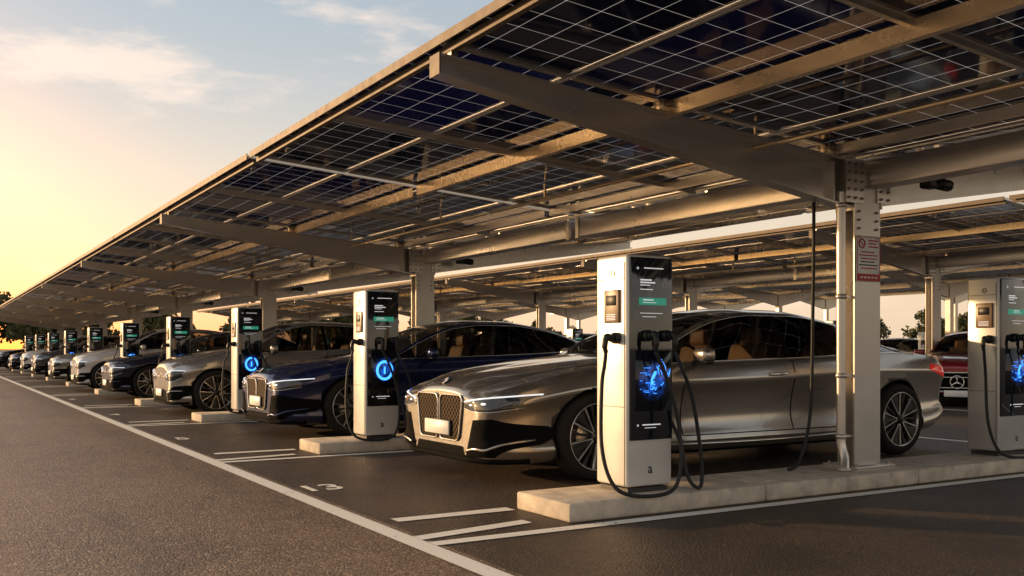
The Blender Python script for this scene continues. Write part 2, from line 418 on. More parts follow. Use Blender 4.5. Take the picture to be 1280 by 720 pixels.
    c2=[(w*.30,-d/2-.115,zb),(w*.42,-d/2-.14,zb-.12),(w*.68,-d/2-.13,zb*.66),(w*.88,-d/2-.12,zb*.30),(w*.92,-d/2-.12,.07),(w*.80,-d/2-.13,.02),(w*.64,-d/2-.10,.10),(w*.56,-d/2-.05,.35),(w*.50,-.06,.62)]
    for c in (c1,c2):
        m=MB(); m.tube(catmull(c,7),.0135,0,9); m.build('cable',[M_rub],root)
    return root
g1='charging stations standing on kerb islands'
ch_near=make_charger(M_white,False,loc=(4.28,5.42,.128),category='charging station',group=g1,
   label='tall white charging station with dark screen and blue swirl, black cables')
ch2=make_charger(M_white,True,loc=(4.28,ISL[1],.128),category='charging station',group=g1,
   label='white charging station with dark screen, glowing blue ring, on concrete kerb')
for y in ISL[2:]: copy_thing(ch2,(4.28,y,.128))
for y in ISL[1:9]: copy_thing(ch2,(17.8,y,.128))
for y in (14.0,19.5,25.5,31.5,37.5): copy_thing(ch2,(27.2,y,.004))
make_charger(M_shellsil,False,w=.56,d=.32,h=1.66,loc=(8.72,5.46,.128),category='charging station',group=g1,
   label='wide silver charging station with dark glowing screen behind steel post')

# ------------------------------------------------------------------ canopy
SL=.075; SB=.095; BAY=8.3
def pz(x):
    return 3.05-SL*(x+4.0) if x<=.05 else 2.765+SB*(x-.1)
A1=math.atan(SL); A2=-math.atan(SB)
def panel_mesh():
    m=MB(); w,l=.990,BAY/4-.012
    m.add([(-w/2+.02,-l/2+.02,.012),(w/2-.02,-l/2+.02,.012),(w/2-.02,l/2-.02,.012),(-w/2+.02,l/2-.02,.012)],[(0,1,2,3)],0)
    for sx in(-1,1): m.box((sx*(w/2-.009),0,.014),(.018,l,.034),1)
    for sy in(-1,1): m.box((0,sy*(l/2-.012),.012),(w-.038,.024,.038),1)
    return m.mesh('solar_panel',[M_panel,M_steel])
pme=panel_mesh()
def ibeam_poly(m,x0,x1,zt0,zt1,h0,h1,w,mi=0):
    t=.016
    m.prism([(x0,zt0-t),(x1,zt1-t),(x1,zt1-h1+t),(x0,zt0-h0+t)],-.006,.006,mi)
    m.prism([(x0,zt0),(x1,zt1),(x1,zt1-t),(x0,zt0-t)],-w/2,w/2,mi)
    m.prism([(x0,zt0-h0+t),(x1,zt1-h1+t),(x1,zt1-h1),(x0,zt0-h0)],-w/2,w/2,mi)
def bolt(m,p,d,r=.013,mi=1):
    P=Vector(p);D=Vector(d); m.cyl(P,P+D*.014,r,mi,6,sm=False); m.cyl(P,P+D*.024,r*.5,mi,6,sm=False)
def make_canopy(loc,**props):
    root=empty('solar_carport',loc,**props)
    m=MB(); top=2.70; pc=-.05
    for sy in(-1,1): m.box((pc,sy*.08,top/2),(.32,.014,top-.2),0)
    m.box((pc,0,top/2),(.014,.146,top-.2),0)
    m.bbox((pc,0,.145),(.48,.36,.022),.003,0,1)
    for sx in(-1,1):
        for sy in(-1,1): bolt(m,(pc+sx*.20,sy*.14,.156),(0,0,1),.018)
        m.prism([(pc+sx*.16,.156),(pc+sx*.225,.156),(pc+sx*.16,.28)],-.006,.006,0)
    m.bbox((pc,0,.066),(.54,.42,.134),.01,2,1)
    for zz_ in (2.05,2.12,2.19,2.26): 
        for xx in(-.16,.06): bolt(m,(xx,-.087,zz_),(0,-1,0),.011)
    m.build('post',[M_steelp,M_bolt,M_conc],root)
    m=MB(); ibeam_poly(m,-4.02,-.225,pz(-4.02)-.082,pz(-.225)-.082,.13,.40,.13)
    zt=pz(-.225)-.082
    m.box((-.218,0,zt-.19),(.014,.20,.46),0)
    for k in range(4):
        for sy in(-.075,.075): bolt(m,(-.225,sy,zt-.02-.11*k),(-1,0,0),.012)
    m.box((-.42,0,zt-.19),(.01,.12,.32),0)
    m.box((-.22,-.096,zt-.18),(.22,.012,.36),0)
    for k in range(5):
        for xx in(-.30,-.22,-.14): bolt(m,(xx,-.102,zt-.04-.07*k),(0,-1,0),.012)
    m.box((-3.92,-.035,pz(-4)-.03),(.05,.05,.10),1)
    m.box((-4.028,0,pz(-4.02)-.147),(.010,.136,.136),2)  # dark plate added over the beam end, which the sun turned white
    m.build('front_arm',[M_steel,M_bolt,M_trim],root)
    m=MB(); ibeam_poly(m,.125,4.1,pz(.125)-.082,pz(4.1)-.082,.36,.13,.13)
    m.box((.118,0,pz(.1)-.25),(.014,.20,.44),0)
    for k in range(5):
        for xx in(.10,.19): bolt(m,(xx,-.102,pz(.1)-.13-.065*k),(0,-1,0),.012)
    m.box((.14,-.096,pz(.1)-.25),(.16,.012,.34),0)
    m.build('rear_arm',[M_alu,M_bolt],root)
    m=MB(); m.bbox((.03,0,2.575),(.20,BAY-.006,.22),.014,0,2)
    for yy in (-BAY/2+.05,BAY/2-.05): m.box((.03,yy,2.575),(.22,.06,.24),0)
    m.build('girder',[M_steel],root)
    m=MB(); m.box((.04,0,2.80),(.12,BAY-.004,.012),0); m.build('added_gap_cover',[M_trim],root)  # added dark strip, closes the gap so no sunlight reaches the girder
    for i,(px,dep,w,mt) in enumerate(((-3.93,.05,.04,M_trim),(-2.15,.105,.06,M_gold),(-.42,.078,.045,M_steel),(.5,.078,.045,M_steel),(1.9,.078,.05,M_gold),(3.0,.078,.045,M_steel),(3.95,.078,.045,M_alu))):
        m=MB(); z=pz(px)-.003; t=.004; ln=BAY-.006
        m.box((px-w/2,0,z-dep/2),(t,ln,dep),0); m.box((px,0,z-t/2),(w-t-.001,ln,t),0); m.box((px,0,z-dep+t/2),(w-t-.001,ln,t),0); m.box((px+w/2,0,z-dep+.012),(t,ln,.022),0)
        if abs(px)<3.8:
            m.bbox((px-.065,-.03,z-.075+.04),(.07,.11,.09),.004,1,1)
            for q in(-.05,0): bolt(m,(px-.08-q*.7,-.085,z-.04),(0,-1,0),.008,2)
        m.build('purlin',[mt,M_gold,M_bolt],root)
    m=MB(); m.box((-4.015,0,pz(-4.0)+.008),(.010,BAY,.060),0); m.build('edge_trim',[M_trim],root)
    m=MB(); m.box((4.14,0,pz(4.12)+.005),(.012,BAY,.11),0); m.build('edge_trim',[M_alu],root)
    for (tx_,tz,r_) in ((-1.25,pz(-1.25)-.16,.021),):
        m=MB(); m.cyl((tx_,-BAY/2,tz),(tx_,BAY/2,tz),r_,0,12)
        for yy in np.arange(-3.0,4,3.0): m.box((tx_,yy,(tz+pz(tx_))/2),(.02,.02,pz(tx_)-tz),0)
        m.build('conduit',[M_gold],root)
    for j in (-1,1):
        yy=j*BAY/4
        m=MB(); m.prism([(-3.9,pz(-3.9)-.002),(-.02,pz(-.02)-.002),(-.02,pz(-.02)-.042),(-3.9,pz(-3.9)-.042)],yy-.018,yy+.018,0); m.build('rafter',[M_steel],root)
        m=MB(); m.prism([(.14,pz(.14)-.002),(4.0,pz(4.0)-.002),(4.0,pz(4.0)-.042),(.14,pz(.14)-.042)],yy-.018,yy+.018,0); m.build('rafter',[M_steel],root)
    for i in range(4):
        for j in range(4):
            y=-BAY/2+BAY/8+BAY/4*j
            x=-3.5+i; mko('solar_panel',pme,root,(x,y,pz(x)+.004),(0,A1,0))
            x=.62+i; mko('solar_panel',pme,root,(x,y,pz(x)+.004),(0,A2,0))
    return root
can=make_canopy((6.75,POSTY[0],0),category='solar carport',group='solar carport bays',
    label='galvanised steel butterfly carport bay roofed with dark solar panels')
for y in POSTY[1:]: copy_thing(can,(6.75,y,0))
for y in POSTY: 
    c=copy_thing(can,(19.6,y,0)); c.scale=(1,1,1.2)
m=MB()
for px in(-4,-2,0,2,4):
    m.box((px,0,pz(px)-.04),(.08,BAY,.09),1)
m.add([(-4.1,-BAY/2,pz(-4.)),(.05,-BAY/2,pz(.05)),(.05,BAY/2,pz(.05)),(-4.1,BAY/2,pz(-4.))],[(0,1,2,3)],0)
m.add([(4.1,-BAY/2,pz(4.)),(.05,-BAY/2,pz(.1)),(.05,BAY/2,pz(.1)),(4.1,BAY/2,pz(4.))],[(0,1,2,3)],0)
m.box((-4.15,0,pz(-4)),(.03,BAY,.12),1)
m.box((0,0,1.35),(.22,.2,2.6),1); m.prism([(-4,pz(-4)-.09),(0,pz(0)-.09),(0,2.25),(-4,pz(-4)-.2)],-.06,.06,1); m.prism([(4,pz(4)-.09),(0,pz(0)-.09),(0,2.25),(4,pz(4)-.2)],-.06,.06,1)
fme=m.mesh('solar_carport',[M_panel,M_alu])
for X_,sz in((32.0,1.32),(44.5,1.5)):
    for y in POSTY: 
        o=mko('solar_carport',fme,loc=(X_,y,0),category='solar carport',group='solar carport bays',label='distant steel carport bay with dark solar roof'); o.scale=(1,1,sz)

g='cameras under the carport girder'
m=MB(); m.cyl((0,0,0),(0,.0,-.06),.02,0,10); m.bbox((0,0,-.10),(.14,.11,.10),.02,0,2); m.cyl((.05,-.02,-.10),(.17,-.06,-.12),.05,0,18); m.cyl((.17,-.06,-.12),(.19,-.067,-.123),.042,1,18)
cme=m.mesh('security_camera',[M_blk,M_scr])
for y in POSTY[:5]: mko('security_camera',cme,loc=(7.22,y-.30,2.62),category='security camera',group=g,label='small black security camera fixed under steel girder')
m=MB(); W_,H_=.30,.38; m.bbox((0,0,0),(W_,.006,H_),.002,0,1)
for (cx_,cz_,sx_,sz_) in((0,H_/2-.008,W_-.01,.006),(-W_/2+.008,0,.006,H_-.01),(W_/2-.008,0,.006,H_-.01)): m.box((cx_,-.0042,cz_),(sx_,.003,sz_),1)
m.box((0,-.0045,-H_/2+.034),(W_-.012,.003,.060),1)
for q_ in range(5): m.box((-.09+.045*q_,-.0066,-H_/2+.034),(.030,.002,.012),0)
m.tube([(-.085+.036*math.cos(a),-.0045,.125+.036*math.sin(a)) for a in np.linspace(0,2*math.pi,24,endpoint=False)],.0065,1,5,closed=True)
m.add([(-.114,-.0055,.147),(-.106,-.0055,.153),(-.056,-.0055,.103),(-.064,-.0055,.097)],[(0,1,2,3)],1)
for k,(w_,c_) in enumerate(((.12,.06),(.09,.045),(.12,.06))): m.box((c_,-.0045,.152-.026*k),(w_,.002,.011),1)
for k in range(6): m.box((-.005+.008*((k*7)%3-1),-.0045,.055-.027*k),(.20+.03*((k*5)%3-1),.002,.010),2 if k in(3,4) else 1)
m.build('notice_sign',[M_signw,M_red,M_dtext],loc=(6.70,5.355,1.87),category='sign',label='small white notice sign with red lettering bolted to steel post')
m=MB(); pts=catmull([(0,0,2.42),(0,0,2.2),(0,0,1.2),(0,0,.55),(0,0,.34),(.0,-.03,.24),(-.03,-.06,.16),(-.05,-.07,.13)],6)
m.tube(pts,.038,0,14)
for z in(2.3,1.55,.9,.40): m.cyl((0,0,z-.02),(0,0,z+.02),.046,0,14); m.box((.06,0,z),(.12,.03,.02),0)
m.cyl((-.05,-.07,.13),(-.05,-.07,.15),.06,0,14)
m.build('downpipe',[M_alu],loc=(6.42,5.40,0),category='pipe',label='galvanised conduit pipe clamped to carport post')
m=MB(); m.tube(catmull([(0,0,2.34),(.0,.0,2.1),(-.01,0,1.5),(-.02,0,1.0),(-.04,0,.6),(-.10,-.0,.35),(-.22,-.02,.17),(-.34,-.04,.142)],7),.014,0,8)
m.build('hanging_cable',[M_rub],loc=(6.30,5.58,0),category='cable',label='black cable hanging from carport beam to the kerb')

# ------------------------------------------------------------------ cars
class PC:
    def __init__(s,k):
        s.x=np.array([a for a,b in k],float); s.y=np.array([b for a,b in k],float)
        h=np.diff(s.x); d=np.diff(s.y)/h; n=len(s.x); m=np.zeros(n); m[0]=d[0]; m[-1]=d[-1]
        for i in range(1,n-1):
            if d[i-1]*d[i]>0:
                w1=2*h[i]+h[i-1]; w2=h[i]+2*h[i-1]; m[i]=(w1+w2)/(w1/d[i-1]+w2/d[i])
        s.m=m
    def __call__(s,x):
        x=min(max(x,s.x[0]),s.x[-1]); i=min(max(int(np.searchsorted(s.x,x))-1,0),len(s.x)-2)
        h=s.x[i+1]-s.x[i]; t=(x-s.x[i])/h
        return float((1+2*t)*(1-t)**2*s.y[i]+t*(1-t)**2*h*s.m[i]+t*t*(3-2*t)*s.y[i+1]+t*t*(t-1)*h*s.m[i+1])
def make_car(paint,style='kidney',L=6.1,Hs=1.0,Ws=1.0,detail=True,loc=(0,0,0),suv=0,**props):
    k=L/6.1
    def K(l,s=1.0): return PC([(a*k,b*s) for a,b in l])
    ztop=K([(0,.755),(.02,.795),(.10,.845),(.4,.915),(.9,.985),(1.40,1.045),(1.62,1.07),(2.15,1.30),(2.70,1.475),(3.2,1.53),(3.7,1.53),(4.4,1.45+.06*suv),(5.1,1.26+.18*suv),(5.55,1.12+.22*suv),(5.85,1.075+.10*suv),(6.04,1.05),(6.1,.95)],Hs)
    belt=K([(0,.675),(.10,.745),(.4,.835),(.9,.93),(1.5,.975),(2.4,1.0),(3.6,1.03),(4.8,1.07),(5.5,1.055),(5.9,1.0),(6.1,.88)],Hs)
    zbm=K([(0,.23),(.06,.19),(.3,.16),(1,.16),(5,.17),(5.7,.22),(6.1,.34)])
    hw=K([(0,.66),(.010,.72),(.035,.79),(.09,.845),(.20,.895),(.42,.94),(.8,.975),(1.3,.972),(2.2,.955),(3.4,.955),(4.4,.975),(5.1,.99),(5.6,.945),(5.9,.88),(6.03,.81),(6.1,.72)])
    wrf=K([(0,.45),(.4,.66),(1.0,.76),(1.6,.80),(2.1,.74),(2.75,.655),(3.5,.63),(4.5,.61),(5.2,.64),(5.7,.70),(6.1,.58)])
    def ctrl(x):
        W=hw(x)*Ws; zt=ztop(x); b=belt(x); zb=zbm(x)
        hgt=b-zb; rail=max(b+.38*(zt-b),zt-.085); wr=min(wrf(x)*Ws,W*.90)
        f=min(1,hgt/.6)
        dome=.020*max(0,1-x/(1.5*k))*min(1,x/(.3*k))
        return [(0,zb),(.80*W,zb),(.925*W,zb+.035),(.982*W,zb+.13*f),(.928*W,zb+.36*hgt),(.948*W,zb+.60*hgt),(1.0*W,zb+.80*hgt),(.965*W,b-.07*hgt),(.925*W,b),
                (wr,rail),(wr-.05,rail+.4*min(.07,zt-rail)),(wr*.55,zt-.18*(zt-rail)+dome),(0,zt)]
    groups=[((0,1),2),((1,6),4),((6,8),4),((8,9),5),((9,10),2),((10,12),4)]
    def half(x,want=False):
        C=ctrl(x); out=[]; ids=[]
        for gi,((a,b_),nn) in enumerate(groups):
            P=[Vector((p[0],p[1],0)) for p in C[a:b_+1]]
            q=catmull(P,nn)
            q[-1]=P[-1]
            for ii in range(len(q)-1):
                out.append((max(q[ii].x,0),q[ii].y)); ids.append((gi,a+ii//nn))
        out.append(C[-1])
        return (out,ids) if want else out
    _,ids=half(1,True); nh=len(ids)+1
    special=dict(ws0=1.62,ws1=2.74,rw0=4.62,rw1=5.5+.1*suv,sw0=1.98,sw1=5.25,bp0=3.42,bp1=3.50,fd0=2.02,fd1=3.46,rd1=4.58)
    sp={a:b*k for a,b in special.items()}
    xs=[0,.006,.014,.025,.04,.06,.085,.11,.15,.2,.26,.33,.41,.5]+list(np.arange(.58,5.7,.075))+[5.72,5.78,5.84,5.89,5.94,5.98,6.02,6.05,6.075,6.09,6.1]
    xs=[a*k for a in xs]
    for v in sp.values():
        xs=[a for a in xs if abs(a-v)>.02 or a in sp.values()]+[v]
    xs=sorted(set(xs))
    loopn=2*nh-2; vs=[];fs=[];mi=[]
    for x in xs:
        h=half(x)
        for (y,z) in h: vs.append((x-L/2,-y,z))
        for (y,z) in h[-2:0:-1]: vs.append((x-L/2,y,z))
    def seg_of(j):
        hj=j if j<nh-1 else (loopn-1-j)
        return ids[hj]
    for i in range(len(xs)-1):
        xm=(xs[i]+xs[i+1])/2
        for j in range(loopn):
            g_,c_=seg_of(j); j2=(j+1)%loopn
            side=0 if j<nh-1 else 1
            m_=0
            if g_==0: m_=1
            elif g_ in(1,2):
                if c_==1 and .9*k<xm<5.2*k: m_=1
                if c_>=3 and sp['fd0']<xm<sp['fd1']: m_=6+side
                if c_>=3 and sp['fd1']<xm<sp['rd1']: m_=8+side
            elif g_==3:
                if sp['sw0']<xm<sp['sw1']:
                    m_=10+side if xm<sp['bp0'] else (12+side if xm>sp['bp1'] else 1)
                elif sp['ws0']<xm<sp['sw0']: m_=1
            elif g_==5:
                if sp['ws0']<xm<sp['ws1']: m_=3
                elif sp['rw0']<xm<sp['rw1']: m_=4
            fs.append((i*loopn+j,i*loopn+j2,(i+1)*loopn+j2,(i+1)*loopn+j)); mi.append(m_)
    fs.append(tuple(range(loopn))[::-1]); mi.append(0)
    o=(len(xs)-1)*loopn; fs.append(tuple(o+j for j in range(loopn))); mi.append(0)
    me=bpy.data.meshes.new('tmp'); me.from_pydata(vs,[],fs)
    for q in range(14): me.materials.append(M_blk)
    me.polygons.foreach_set('material_index',mi); me.polygons.foreach_set('use_smooth',[len(f)==4 for f in fs]); me.update()
    bm=bmesh.new(); bm.from_mesh(me); bmesh.ops.recalc_face_normals(bm,faces=bm.faces); bm.to_mesh(me); bm.free()
    bo=bpy.data.objects.new('tmp',me); COL.objects.link(bo)
    WX=(1.02*k if L>5.5 else .93*k,5.06*k); WR=.375
    cuts=[]
    for wx in WX:
        for sy in(-1,1):
            m=MB(); m.cyl((wx-L/2,sy*.62*Ws,WR),(wx-L/2,sy*1.3,WR),WR+.036,1,64)
            cm=m.mesh('c',[M_blk]*14); c=bpy.data.objects.new('c',cm); COL.objects.link(c); cuts.append(c)
            md=bo.modifiers.new('b','BOOLEAN'); md.operation='DIFFERENCE'; md.solver='EXACT'; md.object=c
    bpy.context.view_layer.update()
    res=bpy.data.meshes.new_from_object(bo.evaluated_get(bpy.context.evaluated_depsgraph_get()))
    for c in cuts+[bo]: bpy.data.objects.remove(c)
    def sub(idx,name,mats,remap=None):
        pv={};V=[];F=[];MI=[];S=[]
        for p in res.polygons:
            if p.material_index in idx:
                f=[]
                for vi in p.vertices:
                    if vi not in pv: pv[vi]=len(V); V.append(res.vertices[vi].co[:])
                    f.append(pv[vi])
                F.append(f); MI.append(0 if p.material_index!=1 else 1); S.append(p.use_smooth)
        m_=bpy.data.meshes.new(name); m_.from_pydata(V,[],F)
        for a in mats: m_.materials.append(a)
        m_.polygons.foreach_set('material_index',MI if len(mats)>1 else [0]*len(MI)); m_.polygons.foreach_set('use_smooth',S); m_.update()
        return m_
    root=empty('parked_car',loc,**props)
    body=mko('body',sub((0,1,2,5),'body',[paint,M_int]),root)
    doors=[]
    for i_ in (6,7,8,9): doors.append(mko('door',sub((i_,),'door',[paint]),root))
    for i_ in (10,11,12,13): mko('side_window',sub((i_,),'side_window',[M_win]),root)
    mko('windscreen',sub((3,),'windscreen',[M_wins]),root)
    mko('rear_window',sub((4,),'rear_window',[M_win]),root)
    bpy.data.meshes.remove(res)
    tx=np.concatenate([np.linspace(0,.5*k,160),np.linspace(.5*k,5.6*k,200)[1:],np.linspace(5.6*k,L,120)[1:]])
    zg=np.linspace(.15,1.6*Hs,240); WT=np.zeros((len(tx),len(zg)))
    for i,x in enumerate(tx):
        h=half(x)[2:]; zz_=np.maximum.accumulate(np.array([p[1] for p in h])+np.arange(len(h))*1e-7); yy=np.array([p[0] for p in h])
        WT[i]=np.interp(zg,zz_,yy,left=yy[0],right=0)
    def colw(z):
        f=(z-zg[0])/(zg[1]-zg[0]); i=int(min(max(f,0),len(zg)-2)); t=min(max(f-i,0),1)
        return WT[:,i]*(1-t)+WT[:,i+1]*t
    def front_pt(y,z):
        c=colw(z); a=abs(y); i=int(np.argmax(c>=a))
        if c[i]<a: return Vector((.5-L/2,y,z))
        x=tx[i] if i==0 else tx[i-1]+(tx[i]-tx[i-1])*(a-c[i-1])/max(c[i]-c[i-1],1e-6)
        return Vector((x-L/2,y,z))
    def rear_pt(y,z):
        c=colw(z)[::-1]; X=tx[::-1]; a=abs(y); i=int(np.argmax(c>=a))
        x=X[i] if i==0 else X[i-1]+(X[i]-X[i-1])*(a-c[i-1])/max(c[i]-c[i-1],1e-6)
        return Vector((x-L/2,y,z))
    def side_pt(x,z,s=-1):
        c=float(np.interp(x,tx,colw(z))); return Vector((x-L/2,s*c,z))
    def offs(fn,a,b,o):
        e=.006; p=fn(a,b); n=(fn(a+e,b)-fn(a-e,b)).cross(fn(a,b+e)-fn(a,b-e))
        if n.length<1e-12: n=Vector((-1,0,0))
        n.normalize(); out=Vector((p.x*.35,p.y,0))
        if n.dot(out)<0: n=-n
        return p+n*o
    def patch(m,fn,outline,o=.005,mi=0,rings=5):
        P=[Vector((a,b,0)) for a,b in outline]; c=sum(P,Vector())/len(P); n_=len(P); V=[offs(fn,c.x,c.y,o)];F=[]
        for r in range(1,rings+1):
            for p in P:
                q=c+(p-c)*(r/rings); V.append(offs(fn,q.x,q.y,o if r<rings else o*.4))
        for i in range(n_): F.append((0,1+i,1+(i+1)%n_))
        for r in range(rings-1):
            for i in range(n_):
                a=1+r*n_; F.append((a+i,a+n_+i,a+n_+(i+1)%n_,a+(i+1)%n_))
        m.add(V,F,mi,True)
    def line(m,fn,pts,r=.004,o=.001,mi=0,closed=False,nn=6):
        q=catmull([(a,b,0) for a,b in pts],nn,closed); m.tube([offs(fn,p.x,p.y,o) for p in q],r,mi,6,closed)
    def rr(a0,a1,b0,b1,r,nc=5,sk=0):
        out=[]
        for (cx,cy,s0) in ((a1-r,b1-r,0),(a0+r,b1-r,90),(a0+r,b0+r,180),(a1-r,b0+r,270)):
            for q in range(nc): 
                t=R(s0+90*q/(nc-1)); zz_=cy+r*math.sin(t); out.append((cx+r*math.cos(t)+sk*(zz_-b0),zz_))
        return out
    def dens(pts,d=.03):
        out=[]
        for i in range(len(pts)):
            a=Vector(pts[i]);b=Vector(pts[(i+1)%len(pts)]); n_=max(1,int((b-a).length/d))
            for q in range(n_): out.append(tuple(a+(b-a)*q/n_))
        return out
    def top_pt(x,y):
        h=half(min(max(x,0),L)); yy=[p[0] for p in h][::-1]; z_=[p[1] for p in h][::-1]
        return Vector((x-L/2,y,float(np.interp(abs(y),yy,z_))))
    for s in(-1,1):
        m=MB()
        f=lambda x,z,s=s: side_pt(x,z,s)
        for x in (sp['fd0'],sp['fd1'],sp['rd1']):
            zl=.34 if x!=sp['rd1'] else .72
            line(m,f,[(x,zl),(x,.6 if zl<.6 else .8),(x,belt(x)-.02)],.0055,.000,0)
        line(m,f,[(sp['fd0'],.335),(3*k,.335),(4.35*k,.335)],.0055,.000,0)
        line(m,f,[(4.35*k,.335),(4.46*k,.5),(sp['rd1'],.72)],.0055,.000,0)
        m.build('door_seam',[M_int],root)
        m=MB(); q=[top_pt(x,s*y) for x,y in ((.16*k,.50*Ws),(.5*k,.70*Ws),(.9*k,.76*Ws),(1.3*k,.78*Ws),(1.6*k,.77*Ws))]
        m.tube(catmull(q,5),.0045,0,5); m.build('bonnet_seam',[M_int],root)
        m=MB(); xsr=np.linspace(sp['ws0']+.1,sp['sw1']+.1,30)
        m.tube([Vector((x-L/2,s*(ctrl(x)[8][0]+.003),ctrl(x)[8][1]+.002)) for x in xsr],.006,0,6)
        m.tube([Vector((x-L/2,s*(ctrl(x)[9][0]+.003),ctrl(x)[9][1])) for x in xsr],.004,0,6)
        m.build('window_trim',[M_chrome],root)
        m=MB(); line(m,f,[(1.55*k,.27),(2.5*k,.255),(3.5*k,.255),(4.5*k,.28)],.011,.004,0); m.build('sill_trim',[M_chrome],root)
    for i_,(d_,x_,s) in enumerate(((doors[0],3.22,-1),(doors[1],3.22,1),(doors[2],4.32,-1),(doors[3],4.32,1))):
        p=side_pt(x_*k,.875*Hs,s); m=MB(); m.bbox((p.x,p.y+s*.018,p.z),(.21,.026,.028),.010,0,2); m.bbox((p.x-.10,p.y+s*.006,p.z),(.03,.03,.024),.006,0,1); m.bbox((p.x+.10,p.y+s*.006,p.z),(.03,.03,.024),.006,0,1)
        m.build('handle',[M_chrome if style=='kidney' else paint],d_)
    for s in(-1,1):
        zz_=belt(2.2*k)+.045; m=MB()
        Mx=Matrix.Translation((2.15*k-L/2,s*1.06*Ws,zz_+.02))
        m.bbox((0,0,0),(.13,.22,.125),.045,0,3,M=Mx@Matrix.Rotation(R(s*10),4,'Z'))
        m.bbox((2.15*k-L/2,s*1.06*Ws,zz_-.045),(.10,.20,.03),.012,1,1)
        m.bbox((2.2*k-L/2,s*.95*Ws,zz_-.04),(.07,.12,.03),.010,1,1)
        m.build('wing_mirror',[paint,M_blk],root)
    for s in(-1,1):
        m=MB(); patch(m,lambda x,z,s=s: side_pt(x,z,s),dens([(5.58*k,.89*Hs),(6.0*k,.80*Hs),(6.03*k,.92*Hs),(5.62*k,.955*Hs)]),.008,0,4)
        patch(m,lambda y,z: rear_pt(y,z),dens([(s*.35,.82*Hs),(s*.74,.82*Hs),(s*.74,.9*Hs),(s*.35,.88*Hs)]),.008,0,4)
        m.build('tail_light',[M_tail],root)
    for s in(-1,1):
        m=MB()
        if style=='kidney': O=[(s*.46,.622),(s*.60,.602),(s*.80,.602),(s*.905,.640),(s*.938,.742),(s*.85,.722),(s*.66,.696),(s*.47,.676)]
        elif style=='ev': O=[(s*.42,.56),(s*.62,.53),(s*.80,.54),(s*.88,.60),(s*.91,.70),(s*.78,.70),(s*.60,.665),(s*.43,.62)]
        else: O=[(s*.46,.50),(s*.62,.47),(s*.80,.50),(s*.88,.58),(s*.89,.68),(s*.76,.68),(s*.58,.64),(s*.47,.60)]
        O=[(a*Ws,b*Hs) for a,b in O]
        fn=front_pt
        patch(m,fn,dens(O,.02),.010,0,6)
        line(m,fn,[O[7],O[6],O[5],O[4]],.006,.012,1)
        for (ta,tb) in ((.25,.4),(.62,.45)):
            cc=(O[0][0]*(1-ta)+O[3][0]*ta,(O[0][1]*(1-ta)+O[3][1]*ta)*.5+(O[7][1]*(1-ta)+O[5][1]*ta)*.5-.004)
            pts=[(cc[0]+.034*math.cos(a)-.0,cc[1]+.013*math.sin(a)) for a in np.linspace(0,2*math.pi,12,endpoint=False)]
            patch(m,fn,pts,.014,1,2)
        line(m,fn,[O[0],O[1],O[2],O[3]],.004,.010,2)
        m.build('headlight',[M_hl,M_hlw,M_chrome],root)
    m=MB(); mc=MB()
    if style=='kidney':
        for s in(-1,1):
            a0,a1=(.020,.435)
            o=rr(a0,a1,.34,.725,.055,6); o=[(s*(a+ (.0 if a<.2 else -.12*(0.725-b)/.385*.6)),b*Hs) for a,b in o]
            patch(m,front_pt,dens(o,.02),.010,0,6)
            mc.tube([offs(front_pt,a,b,.012) for a,b in dens(o,.02)],.0085,0,8,closed=True)
        low=[(-.46,.215),(.46,.215),(.42,.30),(-.42,.30)]
        vent=[(.48,.225),(.80,.235),(.915,.33),(.89,.48),(.80,.545),(.60,.53),(.55,.40)]
    elif style=='star':
        o=dens([(-.42,.30),(.42,.30),(.46,.48),(.38,.66),(-.38,.66),(-.46,.48)],.03)
        patch(m,front_pt,o,.006,1,6); mc.tube([offs(front_pt,a,b,.010) for a,b in o],.014,0,8,closed=True)
        for z_ in(.37,.57): mc.tube([offs(front_pt,y_,z_,.014) for y_ in np.linspace(-.39,.39,9)],.011,0,6)
        mc.tube([(-L/2-.03,.12*math.cos(a),.48+.12*math.sin(a)) for a in np.linspace(0,2*math.pi,28,endpoint=False)],.013,0,6,closed=True)
        for q in range(3):
            a=R(90+120*q); mc.tube([(-L/2-.03,0,.48),(-L/2-.03,.118*math.cos(a),.48+.118*math.sin(a))],[.022,.006],0,6)
        low=[(-.5,.225),(.5,.225),(.46,.27),(-.46,.27)]; vent=[(.55,.24),(.80,.26),(.82,.34),(.76,.40),(.60,.38),(.54,.30)]
    else:
        low=[(-.52,.23),(.52,.23),(.46,.41),(-.46,.41)]; vent=[(.58,.24),(.84,.26),(.90,.36),(.87,.50),(.76,.48),(.60,.38)]
        mc.tube([offs(front_pt,y_,.60*Hs,.004) for y_ in np.linspace(-.43,.43,12)],.006,0,6)
        mc.tube([(-L/2-.012,.045*math.cos(a),.63*Hs+.045*math.sin(a)) for a in np.linspace(0,2*math.pi,24,endpoint=False)],.006,0,6,closed=True)
    patch(m,front_pt,dens(low,.02),.012,1,4)
    m.build('grille',[M_grille,M_int],root); mc.build('grille_frame',[M_chrome,M_gold],root)
    for s in(-1,1):
        m=MB(); o=[(s*a,b) for a,b in vent]; patch(m,front_pt,dens(o,.02),.014,0,6)
        if style=='kidney':
            line(m,front_pt,[(s*.52,.27),(s*.66,.30),(s*.78,.30),(s*.89,.36)],.013,.022,1)
        else: line(m,front_pt,[(s*.60,.37),(s*.72,.40),(s*.82,.40)],.010,.016,1)
        m.build('air_intake',[M_int,paint],root)
    m=MB(); z_=.44 if style=='kidney' else .36
    if style=='star': z_=.26
    yo=0
    m.bbox((-L/2-.032,yo,z_),(.012,.46,.12),.004,0,1); m.bbox((-L/2-.020,yo,z_),(.016,.48,.135),.004,1,1)
    m.build('license_plate',[M_plate,M_blk],root)
